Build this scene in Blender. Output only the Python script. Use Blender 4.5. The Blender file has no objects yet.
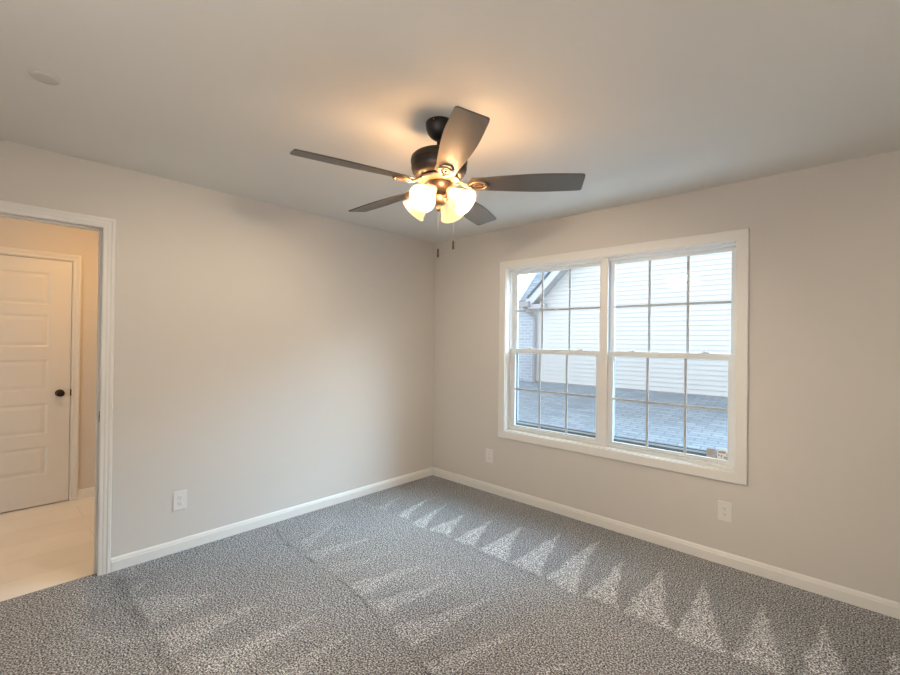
import bpy, bmesh, math, random
import numpy as np
from mathutils import Vector, Matrix, Euler

random.seed(7)
R = math.radians
SC = bpy.context.scene
COL = SC.collection

# ------------------------------------------------------------------ camera
cam_d = bpy.data.cameras.new('camera')
cam_d.sensor_width = 36.0
cam_d.lens = 441.58 * 36.0 / 900.0
cam_d.clip_start = 0.02
cam = bpy.data.objects.new('camera', cam_d)
COL.objects.link(cam)
YAW, PITCH, ROLL = R(133.0645), R(0.3230), R(0.6770)
fw = Vector((math.cos(YAW) * math.cos(PITCH), math.sin(YAW) * math.cos(PITCH), math.sin(PITCH)))
rt = Vector((math.sin(YAW), -math.cos(YAW), 0.0))
up = rt.cross(fw)
c_, s_ = math.cos(ROLL), math.sin(ROLL)
rt, up = c_ * rt + s_ * up, -s_ * rt + c_ * up
M = Matrix((rt, up, -fw)).transposed().to_4x4()
M.translation = Vector((3.2993, -3.2858, 1.4167))
cam.matrix_world = M
SC.camera = cam

# ------------------------------------------------------------------ view
SC.view_settings.view_transform = 'Standard'
SC.view_settings.look = 'None'
SC.view_settings.exposure = 0.0
SC.view_settings.gamma = 1.0
SC.view_settings.use_curve_mapping = False
try:
    SC.cycles.diffuse_bounces = 8
    SC.cycles.max_bounces = 14
    SC.cycles.transparent_max_bounces = 24
except Exception:
    pass

# ------------------------------------------------------------------ sky and sun
SKY = 2.6
SUN = 12.5
w = bpy.data.worlds.new('overcast_sky')
SC.world = w
w.use_nodes = True
nt = w.node_tree
for n in list(nt.nodes):
    nt.nodes.remove(n)
wo = nt.nodes.new('ShaderNodeOutputWorld')
bg = nt.nodes.new('ShaderNodeBackground')
tc = nt.nodes.new('ShaderNodeTexCoord')
sp = nt.nodes.new('ShaderNodeSeparateXYZ')
rp = nt.nodes.new('ShaderNodeValToRGB')
rp.color_ramp.elements[0].position = 0.0
rp.color_ramp.elements[0].color = (0.88, 0.94, 1.0, 1)
rp.color_ramp.elements[1].position = 0.8
rp.color_ramp.elements[1].color = (0.80, 0.90, 1.0, 1)
nt.links.new(tc.outputs['Generated'], sp.inputs[0])
nt.links.new(sp.outputs['Z'], rp.inputs['Fac'])
nt.links.new(rp.outputs['Color'], bg.inputs['Color'])
bg.inputs['Strength'].default_value = SKY
nt.links.new(bg.outputs[0], wo.inputs[0])

sun_d = bpy.data.lights.new('hazy_sun', 'SUN')
sun_d.energy = SUN
sun_d.angle = R(42)
sun_d.color = (0.50, 0.78, 1.0)
sun = bpy.data.objects.new('hazy_sun', sun_d)
COL.objects.link(sun)
SUN_AZ, SUN_EL = R(47), R(35)          # direction towards the sun
sdir = Vector((math.cos(SUN_AZ) * math.cos(SUN_EL), math.sin(SUN_AZ) * math.cos(SUN_EL), math.sin(SUN_EL)))
sun.rotation_euler = sdir.to_track_quat('Z', 'Y').to_euler()

# added fill light on the wall behind the viewpoint, evens out the room
rear_fill_d = bpy.data.lights.new('rear_fill_light', 'AREA')
rear_fill_d.shape = 'RECTANGLE'
rear_fill_d.size, rear_fill_d.size_y = 1.5, 1.2
rear_fill_d.energy = 27.0
rear_fill_d.color = (1.0, 0.95, 0.88)
rear_fill = bpy.data.objects.new('rear_fill_light', rear_fill_d)
COL.objects.link(rear_fill)
rear_fill.location = (2.75, -4.13, 1.55)
rear_fill.rotation_euler = (R(90), 0, 0)

# ------------------------------------------------------------------ materials
def new_mat(name):
    m = bpy.data.materials.new(name)
    m.use_nodes = True
    n = m.node_tree
    b = n.nodes['Principled BSDF']
    return m, n, b

def plain(name, col, rough=0.5, metal=0.0, bump=0.0, bscale=200.0, spec=0.5, var=0.0, vscale=3.0):
    m, n, b = new_mat(name)
    b.inputs['Base Color'].default_value = (*col, 1)
    b.inputs['Roughness'].default_value = rough
    b.inputs['Metallic'].default_value = metal
    b.inputs['Specular IOR Level'].default_value = spec
    t = n.nodes.new('ShaderNodeTexCoord')
    if bump:
        no = n.nodes.new('ShaderNodeTexNoise')
        no.inputs['Scale'].default_value = bscale
        no.inputs['Detail'].default_value = 3
        bp = n.nodes.new('ShaderNodeBump')
        bp.inputs['Strength'].default_value = bump
        bp.inputs['Distance'].default_value = 0.002
        n.links.new(t.outputs['Object'], no.inputs['Vector'])
        n.links.new(no.outputs['Fac'], bp.inputs['Height'])
        n.links.new(bp.outputs['Normal'], b.inputs['Normal'])
    if var:
        no = n.nodes.new('ShaderNodeTexNoise')
        no.inputs['Scale'].default_value = vscale
        no.inputs['Detail'].default_value = 4
        cr = n.nodes.new('ShaderNodeValToRGB')
        cr.color_ramp.elements[0].position = 0.3
        cr.color_ramp.elements[1].position = 0.7
        cr.color_ramp.elements[0].color = (*[c * (1 - var) for c in col], 1)
        cr.color_ramp.elements[1].color = (*[min(1, c * (1 + var)) for c in col], 1)
        n.links.new(t.outputs['Object'], no.inputs['Vector'])
        n.links.new(no.outputs['Fac'], cr.inputs['Fac'])
        n.links.new(cr.outputs['Color'], b.inputs['Base Color'])
    return m

MAT = {}
MAT['wall'] = plain('wall_paint', (0.59, 0.562, 0.532), 0.75, bump=0.08, bscale=260, spec=0.3)
MAT['ceil'] = plain('ceiling_paint', (0.70, 0.69, 0.66), 0.9, bump=0.15, bscale=120, spec=0.2)
MAT['plate'] = plain('ceiling_plate_paint', (0.585, 0.565, 0.53), 0.95, spec=0.0)
MAT['trim'] = plain('trim_paint', (0.71, 0.70, 0.68), 0.35)
MAT['vinyl'] = plain('window_vinyl', (0.68, 0.715, 0.735), 0.35)
MAT['door'] = plain('door_paint', (0.66, 0.635, 0.59), 0.4)
MAT['hallwall'] = plain('hall_paint', (0.60, 0.555, 0.50), 0.75, bump=0.08, bscale=260, spec=0.3)
MAT['bronze'] = plain('dark_bronze', (0.045, 0.034, 0.028), 0.38, metal=0.6, var=0.25, vscale=20)
MAT['canopy'] = plain('black_bronze', (0.022, 0.019, 0.018), 0.42, metal=0.4)
MAT['iron'] = plain('brushed_bronze', (0.30, 0.22, 0.155), 0.45, metal=0.7, var=0.2, vscale=30)
MAT['plastic'] = plain('outlet_plastic', (0.68, 0.672, 0.655), 0.4)
MAT['slot'] = plain('outlet_slot', (0.10, 0.095, 0.09), 0.6)
MAT['knob'] = plain('oil_rubbed_bronze', (0.035, 0.022, 0.014), 0.3, metal=0.8)
MAT['gap'] = plain('dark_gap', (0.05, 0.05, 0.05), 0.8)
MAT['fob'] = plain('dark_wood_fob', (0.035, 0.022, 0.014), 0.4)
MAT['chain'] = plain('brass_chain', (0.62, 0.58, 0.52), 0.4, metal=0.5)
MAT['ext_trim'] = plain('exterior_white_trim', (0.52, 0.53, 0.56), 0.5)
MAT['soffit'] = plain('soffit_grey', (0.42, 0.41, 0.42), 0.6)
MAT['gutter'] = plain('gutter_taupe', (0.30, 0.285, 0.285), 0.5)
MAT['siding'] = plain('vinyl_siding', (0.60, 0.595, 0.585), 0.5, var=0.02, vscale=2.0)
MAT['bark'] = plain('pale_bark', (0.36, 0.34, 0.33), 0.9, var=0.3, vscale=9)
MAT['bounce_cap'] = plain('pale_bounce_surface', (0.70, 0.71, 0.72), 0.8, var=0.04)  # pale surface of the added bounce cap
MAT['ground'] = plain('winter_lawn', (0.22, 0.21, 0.16), 1.0, var=0.3, vscale=1.5)
MAT['spline'] = plain('dark_strip', (0.10, 0.115, 0.125), 0.7)
MAT['screen_frame'] = plain('screen_frame_paint', (0.46, 0.49, 0.50), 0.5)
MAT['grille'] = plain('grille_vinyl', (0.42, 0.455, 0.48), 0.45)
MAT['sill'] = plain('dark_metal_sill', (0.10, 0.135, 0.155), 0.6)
MAT['label_grey'] = plain('grey_label', (0.46, 0.47, 0.50), 0.6)
MAT['label_white'] = plain('white_label', (0.80, 0.81, 0.82), 0.6)
MAT['label_ink'] = plain('label_ink', (0.25, 0.29, 0.32), 0.6)

def blade_mat():
    m, n, b = new_mat('charcoal_blade')
    t = n.nodes.new('ShaderNodeTexCoord')
    mp = n.nodes.new('ShaderNodeMapping')
    mp.inputs['Scale'].default_value = (3, 60, 10)
    no = n.nodes.new('ShaderNodeTexNoise')
    no.inputs['Scale'].default_value = 3
    no.inputs['Detail'].default_value = 5
    cr = n.nodes.new('ShaderNodeValToRGB')
    cr.color_ramp.elements[0].color = (0.075, 0.070, 0.066, 1)
    cr.color_ramp.elements[1].color = (0.11, 0.102, 0.095, 1)
    n.links.new(t.outputs['Object'], mp.inputs['Vector'])
    n.links.new(mp.outputs[0], no.inputs['Vector'])
    n.links.new(no.outputs['Fac'], cr.inputs['Fac'])
    n.links.new(cr.outputs['Color'], b.inputs['Base Color'])
    b.inputs['Roughness'].default_value = 0.4
    b.inputs['Specular IOR Level'].default_value = 0.5
    return m
MAT['blade'] = blade_mat()

def glass_mat():
    m = bpy.data.materials.new('window_glass')
    m.use_nodes = True
    n = m.node_tree
    for x in list(n.nodes):
        n.nodes.remove(x)
    o = n.nodes.new('ShaderNodeOutputMaterial')
    mx = n.nodes.new('ShaderNodeMixShader')
    tr = n.nodes.new('ShaderNodeBsdfTransparent')
    gl = n.nodes.new('ShaderNodeBsdfGlossy')
    fr = n.nodes.new('ShaderNodeFresnel')
    tr.inputs[0].default_value = (0.985, 0.995, 0.995, 1)
    gl.inputs['Roughness'].default_value = 0.02
    ge = n.nodes.new('ShaderNodeNewGeometry')
    mr = n.nodes.new('ShaderNodeMapRange')          # same reflectance on both faces of the pane
    mr.inputs['To Min'].default_value = 1.45
    mr.inputs['To Max'].default_value = 1 / 1.45
    n.links.new(ge.outputs['Backfacing'], mr.inputs['Value'])
    n.links.new(mr.outputs[0], fr.inputs['IOR'])
    n.links.new(fr.outputs[0], mx.inputs[0])
    n.links.new(tr.outputs[0], mx.inputs[1])
    n.links.new(gl.outputs[0], mx.inputs[2])
    n.links.new(mx.outputs[0], o.inputs[0])
    return m
MAT['glass'] = glass_mat()

def screen_mat():
    m = bpy.data.materials.new('insect_mesh')
    m.use_nodes = True
    n = m.node_tree
    for x in list(n.nodes):
        n.nodes.remove(x)
    o = n.nodes.new('ShaderNodeOutputMaterial')
    mx = n.nodes.new('ShaderNodeMixShader')
    tr = n.nodes.new('ShaderNodeBsdfTransparent')
    df = n.nodes.new('ShaderNodeBsdfDiffuse')
    df.inputs[0].default_value = (0.20, 0.23, 0.26, 1)
    mx.inputs[0].default_value = 0.10
    n.links.new(tr.outputs[0], mx.inputs[1])
    n.links.new(df.outputs[0], mx.inputs[2])
    n.links.new(mx.outputs[0], o.inputs[0])
    return m
MAT['mesh'] = screen_mat()

def carpet_mat():
    m, n, b = new_mat('speckled_carpet')
    L = n.links.new
    t = n.nodes.new('ShaderNodeTexCoord')
    def noise(scale, detail, rough=0.6):
        x = n.nodes.new('ShaderNodeTexNoise')
        x.inputs['Scale'].default_value = scale
        x.inputs['Detail'].default_value = detail
        x.inputs['Roughness'].default_value = rough
        L(t.outputs['Object'], x.inputs['Vector'])
        return x
    a = noise(130, 3.0)
    c1 = n.nodes.new('ShaderNodeValToRGB')
    e = c1.color_ramp.elements
    e[0].position = 0.395; e[0].color = (0.040, 0.041, 0.044, 1)
    e[1].position = 0.62; e[1].color = (0.66, 0.69, 0.73, 1)
    k = c1.color_ramp.elements.new(0.50); k.color = (0.205, 0.213, 0.228, 1)
    L(a.outputs['Fac'], c1.inputs['Fac'])
    # second yarn colour: tan flecks
    f = noise(100, 1.5)
    c2 = n.nodes.new('ShaderNodeValToRGB')
    c2.color_ramp.elements[0].position = 0.55
    c2.color_ramp.elements[1].position = 0.68
    L(f.outputs['Fac'], c2.inputs['Fac'])
    mx = n.nodes.new('ShaderNodeMix'); mx.data_type = 'RGBA'
    mx.inputs['B'].default_value = (0.31, 0.285, 0.26, 1)
    L(c2.outputs['Color'], mx.inputs['Factor'])
    L(c1.outputs['Color'], mx.inputs['A'])
    # lay of the pile (vacuum tracks)
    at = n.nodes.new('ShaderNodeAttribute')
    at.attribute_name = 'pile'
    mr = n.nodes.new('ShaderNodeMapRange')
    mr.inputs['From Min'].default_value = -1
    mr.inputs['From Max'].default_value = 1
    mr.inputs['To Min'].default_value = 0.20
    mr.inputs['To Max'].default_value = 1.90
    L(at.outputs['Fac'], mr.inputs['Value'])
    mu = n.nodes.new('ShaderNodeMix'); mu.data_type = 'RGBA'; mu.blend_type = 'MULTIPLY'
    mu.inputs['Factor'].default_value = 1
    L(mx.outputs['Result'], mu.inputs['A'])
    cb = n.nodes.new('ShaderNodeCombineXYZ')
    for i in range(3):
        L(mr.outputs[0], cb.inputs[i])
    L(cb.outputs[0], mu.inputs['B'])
    L(mu.outputs['Result'], b.inputs['Base Color'])
    b.inputs['Roughness'].default_value = 1.0
    b.inputs['Specular IOR Level'].default_value = 0.05
    bp = n.nodes.new('ShaderNodeBump')
    bp.inputs['Strength'].default_value = 0.6
    bp.inputs['Distance'].default_value = 0.006
    L(a.outputs['Fac'], bp.inputs['Height'])
    L(bp.outputs['Normal'], b.inputs['Normal'])
    return m
MAT['carpet'] = carpet_mat()

def brick_mat(name, c1, c2, mortar, bw, rh, ms, rot=None, rough=0.8, bump=0.5, off=0.5, bias=0.0, spec=0.3, coord='Object', noise=0.0):
    m, n, b = new_mat(name)
    L = n.links.new
    t = n.nodes.new('ShaderNodeTexCoord')
    mp = n.nodes.new('ShaderNodeMapping')
    if rot:
        mp.inputs['Rotation'].default_value = rot
    br = n.nodes.new('ShaderNodeTexBrick')
    br.offset = off
    br.inputs['Color1'].default_value = (*c1, 1)
    br.inputs['Color2'].default_value = (*c2, 1)
    br.inputs['Mortar'].default_value = (*mortar, 1)
    br.inputs['Scale'].default_value = 1.0
    br.inputs['Brick Width'].default_value = bw
    br.inputs['Row Height'].default_value = rh
    br.inputs['Mortar Size'].default_value = ms
    br.inputs['Mortar Smooth'].default_value = 0.3
    br.inputs['Bias'].default_value = bias
    L(t.outputs[coord], mp.inputs['Vector'])
    L(mp.outputs[0], br.inputs['Vector'])
    src = br.outputs['Color']
    if noise:
        no = n.nodes.new('ShaderNodeTexNoise')
        no.inputs['Scale'].default_value = 2.2
        no.inputs['Detail'].default_value = 6
        L(t.outputs[coord], no.inputs['Vector'])
        mr = n.nodes.new('ShaderNodeMapRange')
        mr.inputs['From Min'].default_value = 0.3
        mr.inputs['From Max'].default_value = 0.7
        mr.inputs['To Min'].default_value = 1 - noise
        mr.inputs['To Max'].default_value = 1 + noise
        L(no.outputs['Fac'], mr.inputs['Value'])
        hs = n.nodes.new('ShaderNodeHueSaturation')
        L(mr.outputs[0], hs.inputs['Value'])
        L(src, hs.inputs['Color'])
        src = hs.outputs['Color']
    L(src, b.inputs['Base Color'])
    b.inputs['Roughness'].default_value = rough
    b.inputs['Specular IOR Level'].default_value = spec
    if bump:
        iv = n.nodes.new('ShaderNodeMath'); iv.operation = 'SUBTRACT'
        iv.inputs[0].default_value = 1.0
        L(br.outputs['Fac'], iv.inputs[1])
        bp = n.nodes.new('ShaderNodeBump')
        bp.inputs['Strength'].default_value = bump
        bp.inputs['Distance'].default_value = 0.006
        L(iv.outputs[0], bp.inputs['Height'])
        L(bp.outputs['Normal'], b.inputs['Normal'])
    return m
MAT['shingle'] = brick_mat('roof_shingles', (0.225, 0.26, 0.30), (0.31, 0.35, 0.39), (0.14, 0.165, 0.195), 0.30, 0.10, 0.010, noise=0.06)
MAT['brick'] = brick_mat('grey_brick', (0.34, 0.38, 0.44), (0.42, 0.46, 0.52), (0.50, 0.53, 0.57), 0.21, 0.075, 0.010, rot=(R(-90), 0, 0), noise=0.05)
MAT['hallfloor'] = brick_mat('hall_vinyl', (0.78, 0.75, 0.69), (0.83, 0.80, 0.74), (0.66, 0.63, 0.57), 0.90, 0.30, 0.0025, rot=(0, 0, R(90)), rough=0.35, bump=0.1, off=0.4, noise=0.04)

def lamp_glass():
    m, n, b = new_mat('lit_frosted_glass')
    b.inputs['Base Color'].default_value = (0.50, 0.38, 0.24, 1)
    b.inputs['Roughness'].default_value = 0.3
    b.inputs['Emission Color'].default_value = (1.0, 0.70, 0.40, 1)
    b.inputs['Emission Strength'].default_value = 0.75
    return m
MAT['shade'] = lamp_glass()

def bulb_mat():
    m, n, b = new_mat('lit_bulb')
    b.inputs['Base Color'].default_value = (1, 1, 1, 1)
    b.inputs['Emission Color'].default_value = (1.0, 0.82, 0.59, 1)
    b.inputs['Emission Strength'].default_value = 2800.0
    return m
MAT['bulb'] = bulb_mat()

# ------------------------------------------------------------------ mesh helpers
class MB:
    def __init__(self):
        self.bm = bmesh.new()

    def box(self, x0, x1, y0, y1, z0, z1, bevel=0.0, mat=0):
        r = bmesh.ops.create_cube(self.bm, size=1.0)
        vs = r['verts']
        for v in vs:
            v.co = Vector((x0 + (v.co.x + .5) * (x1 - x0), y0 + (v.co.y + .5) * (y1 - y0), z0 + (v.co.z + .5) * (z1 - z0)))
        fs = set(f for v in vs for f in v.link_faces)
        for f in fs:
            f.material_index = mat
        if bevel:
            es = set(e for v in vs for e in v.link_edges)
            bmesh.ops.bevel(self.bm, geom=list(es), offset=bevel, segments=2, profile=0.6, affect='EDGES')
        return self

    def poly(self, pts, mat=0):
        f = self.bm.faces.new([self.bm.verts.new(Vector(p)) for p in pts])
        f.material_index = mat
        return self

    def prism(self, pts, off, mat=0):
        """closed solid between polygon pts and pts+off"""
        off = Vector(off)
        a = [self.bm.verts.new(Vector(p)) for p in pts]
        b = [self.bm.verts.new(Vector(p) + off) for p in pts]
        n = len(pts)
        self.bm.faces.new(a[::-1]).material_index = mat
        self.bm.faces.new(b).material_index = mat
        for i in range(n):
            self.bm.faces.new((a[i], a[(i + 1) % n], b[(i + 1) % n], b[i])).material_index = mat
        return self

    def lathe(self, prof, seg=40, mtx=None, close=False):
        mtx = mtx or Matrix.Identity(4)
        rings = []
        for r, z in prof:
            if r < 1e-5:
                rings.append([self.bm.verts.new(mtx @ Vector((0, 0, z)))])
            else:
                rings.append([self.bm.verts.new(mtx @ Vector((r * math.cos(2 * math.pi * i / seg), r * math.sin(2 * math.pi * i / seg), z))) for i in range(seg)])
        pairs = list(zip(rings, rings[1:]))
        if close:
            pairs.append((rings[-1], rings[0]))
        for A, B in pairs:
            for i in range(seg):
                j = (i + 1) % seg
                if len(A) == 1 and len(B) > 1:
                    self.bm.faces.new((A[0], B[j], B[i]))
                elif len(B) == 1 and len(A) > 1:
                    self.bm.faces.new((A[i], A[j], B[0]))
                elif len(A) > 1:
                    self.bm.faces.new((A[i], A[j], B[j], B[i]))
        return self

    def tube(self, pts, rad, seg=10, closed=False, flat=1.0):
        pts = [Vector(p) for p in pts]
        n = len(pts)
        rads = rad if isinstance(rad, (list, tuple)) else [rad] * n
        rings = []
        prev = None
        for i, p in enumerate(pts):
            if closed:
                t = (pts[(i + 1) % n] - pts[i - 1]).normalized()
            else:
                t = (pts[min(i + 1, n - 1)] - pts[max(i - 1, 0)]).normalized()
            if prev is None:
                ref = Vector((0, 0, 1)) if abs(t.z) < 0.9 else Vector((1, 0, 0))
                u = t.cross(ref).normalized()
            else:
                u = (prev - t * prev.dot(t)).normalized()
            prev = u
            v = t.cross(u)
            rings.append([self.bm.verts.new(p + rads[i] * (math.cos(2 * math.pi * k / seg) * u + flat * math.sin(2 * math.pi * k / seg) * v)) for k in range(seg)])
        pr = list(zip(rings, rings[1:]))
        if closed:
            pr.append((rings[-1], rings[0]))
        for A, B in pr:
            for k in range(seg):
                self.bm.faces.new((A[k], A[(k + 1) % seg], B[(k + 1) % seg], B[k]))
        if not closed:
            self.bm.faces.new(rings[0][::-1])
            self.bm.faces.new(rings[-1])
        return self

    def sphere(self, c, r, sx=1, sy=1, sz=1, seg=20):
        res = bmesh.ops.create_uvsphere(self.bm, u_segments=seg, v_segments=seg // 2, radius=r)
        for v in res['verts']:
            v.co = Vector((v.co.x * sx, v.co.y * sy, v.co.z * sz)) + Vector(c)
        return self

    def build(self, name, mats, parent=None, smooth=False, autosmooth=None):
        bmesh.ops.recalc_face_normals(self.bm, faces=self.bm.faces[:])
        me = bpy.data.meshes.new(name)
        self.bm.to_mesh(me)
        self.bm.free()
        for m in (mats if isinstance(mats, (list, tuple)) else [mats]):
            me.materials.append(m)
        o = bpy.data.objects.new(name, me)
        COL.objects.link(o)
        if smooth:
            for p in me.polygons:
                p.use_smooth = True
            if autosmooth:
                try:
                    me.set_sharp_from_angle(angle=R(autosmooth))
                except Exception:
                    pass
        if parent is not None:
            o.parent = parent
            # vertices were written in world space: keep them there
            o.location = -root_loc(parent)
        return o

def root_loc(o):
    v = Vector((0, 0, 0))
    while o is not None:
        v = v + o.location
        o = o.parent
    return v

def empty(name, loc):
    o = bpy.data.objects.new(name, None)
    o.empty_display_size = 0.1
    COL.objects.link(o)
    o.location = loc
    return o

def tag(o, label, cat, group=None, kind=None):
    o['label'] = label
    o['category'] = cat
    if group:
        o['group'] = group
    if kind:
        o['kind'] = kind
    return o

def struct(o, label, cat):
    return tag(o, label, cat, kind='structure')

# ------------------------------------------------------------------ room dimensions
H = 2.44
XR, YR = 4.05, -4.15          # room extends x 0..XR, y YR..0
DT, DB = 2.057, -2.786        # doorway: casing inner top, casing inner right edge
JT, JR, JL = 2.062, -2.781, -3.570
HX = -1.70                    # hall far wall
HY0, HY1 = -5.2, -1.75        # hall ends

# window opening (inside the casing)
WX0, WX1, WZ0, WZ1 = 0.918, 2.718, 0.593, 2.077

# floor ---------------------------------------------------------------
def tri_tracks():
    tr = []
    near = [((0.474, -0.479), (0.560, -0.963), (0.699, -0.961)), ((0.69, -0.47), (0.757, -0.975), (0.917, -0.985)),
            ((0.938, -0.535), (0.943, -0.976), (1.143, -0.946)), ((1.168, -0.478), (1.18, -0.965), (1.393, -0.949)),
            ((1.413, -0.413), (1.409, -0.958), (1.658, -0.962)), ((1.678, -0.306), (1.658, -0.962), (1.896, -0.952)),
            ((1.931, -0.196), (1.912, -0.961), (2.138, -0.982)), ((2.164, -0.376), (2.163, -0.958), (2.369, -0.938)),
            ((2.393, -0.302), (2.386, -0.945), (2.641, -0.945)), ((2.624, -0.256), (2.645, -0.956), (2.874, -0.935)),
            ((2.902, -0.330), (2.888, -0.945), (3.104, -0.925)), ((3.155, -0.30), (3.114, -0.93), (3.332, -0.90)),
            ((3.405, -0.34), (3.347, -0.91), (3.56, -0.89)), ((3.65, -0.33), (3.60, -0.91), (3.80, -0.89)),
            ((0.26, -0.62), (0.33, -0.965), (0.45, -0.965))]
    for i, t in enumerate(near):
        tr.append((t, 0.62 if i < 14 else 0.3, 0.10))
    mid = [((0.338, -1.398), (0.42, -1.722), (0.61, -1.782), .28), ((0.75, -1.285), (0.605, -1.786), (0.755, -1.806), .30),
           ((1.02, -1.30), (0.86, -1.80), (0.99, -1.806), .16),
           ((1.304, -1.312), (1.116, -1.809), (1.29, -1.808), .38), ((1.543, -1.348), (1.342, -1.836), (1.509, -1.855), .42),
           ((1.818, -1.274), (1.62, -1.878), (1.784, -1.897), .45), ((2.096, -1.40), (1.897, -1.946), (2.028, -1.965), .45),
           ((2.36, -1.45), (2.16, -2.02), (2.33, -2.02), .42)]
    for a, b, c, s in mid:
        tr.append(((a, b, c), s * 0.85, 0.06))
    left = [((0.277, -2.583), (0.298, -2.706), (0.409, -2.692), .40), ((0.705, -2.331), (0.417, -2.690), (0.764, -2.690), .36),
            ((0.966, -2.20), (0.815, -2.691), (1.068, -2.684), .45), ((1.261, -2.194), (1.132, -2.677), (1.303, -2.632), .40),
            ((1.238, -2.023), (1.224, -2.642), (1.401, -2.561), .38), ((1.501, -2.014), (1.473, -2.541), (1.65, -2.482), .40)]
    for a, b, c, s in left:
        tr.append(((a, b, c), s * 0.75, 0.05))
    return tr

def seg_dist(X, Y, a, b):
    ax, ay = a; bx, by = b
    dx, dy = bx - ax, by - ay
    t = np.clip(((X - ax) * dx + (Y - ay) * dy) / (dx * dx + dy * dy), 0, 1)
    return np.hypot(X - ax - t * dx, Y - ay - t * dy)

def carpet():
    nx, ny = 406, 416
    xs = np.linspace(0.0, XR, nx)
    ys = np.linspace(YR, 0.0, ny)
    X, Y = np.meshgrid(xs, ys)
    rng = np.random.default_rng(3)
    def smooth_noise(step):
        g = rng.standard_normal((int(ny / step) + 4, int(nx / step) + 4))
        fy = np.arange(ny) / step; fx = np.arange(nx) / step
        iy = fy.astype(int); ix = fx.astype(int)
        wy = (fy - iy)[:, None]; wx = (fx - ix)[None, :]
        wy = wy * wy * (3 - 2 * wy); wx = wx * wx * (3 - 2 * wx)
        return (g[iy][:, ix] * (1 - wy) * (1 - wx) + g[iy + 1][:, ix] * wy * (1 - wx) + g[iy][:, ix + 1] * (1 - wy) * wx + g[iy + 1][:, ix + 1] * wy * wx)
    Xw = X + 0.006 * smooth_noise(4) + 0.008 * smooth_noise(12)
    Yw = Y + 0.006 * smooth_noise(4) + 0.010 * smooth_noise(15)
    P = 0.03 * smooth_noise(25) + 0.04 * smooth_noise(3)
    # freshly brushed strip beside the window wall is a touch darker between the tracks
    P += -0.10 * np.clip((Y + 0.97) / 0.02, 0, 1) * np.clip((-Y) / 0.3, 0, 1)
    for (a, b, c), s, bulge in tri_tracks():
        ax, ay = a
        # coordinates along the track: t = 0 at the base, 1 at the tip
        base = np.array([(b[0] + c[0]) / 2, (b[1] + c[1]) / 2])
        d = np.array([ax, ay]) - base
        ln = np.hypot(*d)
        by = b[1] + (c[1] - b[1]) * np.clip((Xw - b[0]) / max(1e-6, c[0] - b[0]), 0, 1)
        t = (Yw - by) / (ay - base[1])
        tt = np.clip(t, 0, 1)
        lo = b[0] + (ax - b[0]) * tt
        hi = c[0] + (ax - c[0]) * (tt ** (1.0 - bulge * 3))
        soft = 0.010
        m = np.clip((Xw - lo) / soft + .5, 0, 1) * np.clip((hi - Xw) / soft + .5, 0, 1)
        m = m * np.clip((t + 0.02) / 0.04, 0, 1) * np.clip((1.02 - t) / 0.15, 0, 1)
        # fine combing lines inside the track
        comb = 0.85 + 0.15 * np.sin((Xw - lo) / np.maximum(hi - lo, 0.01) * 18 + 3 * smooth_noise(40))
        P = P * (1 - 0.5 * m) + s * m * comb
    # seams where each pass of the vacuum head ended: thin darker lines
    def seam(pts, s, wd=0.008):
        nonlocal P
        dist = np.full(X.shape, 9.0)
        for a, b in zip(pts, pts[1:]):
            dist = np.minimum(dist, seg_dist(Xw, Yw, a, b))
        brk = np.clip(0.6 + 0.5 * smooth_noise(9), 0, 1)
        P = P - s * np.exp(-(dist / wd) ** 2) * brk
    seam([(0.06, -1.765), (0.63, -1.812), (1.12, -1.815), (1.34, -1.845), (1.65, -1.90), (1.98, -1.97), (2.4, -2.03)], 0.55)
    seam([(0.12, -2.72), (0.67, -2.72), (0.90, -2.705), (1.09, -2.70), (1.25, -2.70)], 0.30, 0.03)
    seam([(0.55, -0.975), (1.3, -0.985), (2.3, -0.985), (3.6, -0.945)], 0.22, 0.012)
    for (a, b, c), s, bulge in tri_tracks():
        if -2.1 < b[1] < -1.6:
            seam([(b[0], b[1]), (b[0] * .55 + a[0] * .45 - .012, b[1] * .55 + a[1] * .45)], 0.30, 0.008)
    # worn curl left of the doorway path
    def streak(pts, s, wd):
        nonlocal P
        dist = np.full(X.shape, 9.0)
        for a, b in zip(pts, pts[1:]):
            dist = np.minimum(dist, seg_dist(Xw, Yw, a, b))
        P = P + s * np.exp(-(dist / wd) ** 2)
    streak([(0.33, -2.95), (0.57, -2.915), (0.70, -2.889), (0.84, -2.79)], 0.17, 0.03)
    streak([(0.60, -3.02), (0.80, -2.99), (0.95, -2.92)], 0.12, 0.03)
    streak([(0.15, -2.90), (0.30, -2.88)], 0.15, 0.04)
    P = np.clip(P, -1, 1)
    Z = 0.0025 * np.clip(P, 0, 1) * np.clip((-Y) / 0.05, 0, 1)
    co = np.stack([X, Y, Z], -1).reshape(-1, 3)
    idx = np.arange(nx * ny).reshape(ny, nx)
    q = np.stack([idx[:-1, :-1], idx[:-1, 1:], idx[1:, 1:], idx[1:, :-1]], -1).reshape(-1, 4)
    # tongue of carpet running into the doorway
    n0 = len(co)
    ext = np.array([(-0.035, JL, 0), (0, JL, 0), (0, JR, 0), (-0.035, JR, 0),
                    (-0.035, JL, -0.02), (-0.035, JR, -0.02)])
    co = np.vstack([co, ext])
    faces = q.tolist() + [[n0, n0 + 1, n0 + 2, n0 + 3], [n0, n0 + 3, n0 + 5, n0 + 4]]
    me = bpy.data.meshes.new('floor')
    me.from_pydata(co.tolist(), [], faces)
    me.materials.append(MAT['carpet'])
    at = me.attributes.new('pile', 'FLOAT', 'POINT')
    at.data.foreach_set('value', np.concatenate([P.reshape(-1), np.zeros(6)]).astype(np.float32))
    me.update()
    o = bpy.data.objects.new('floor', me)
    COL.objects.link(o)
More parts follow.
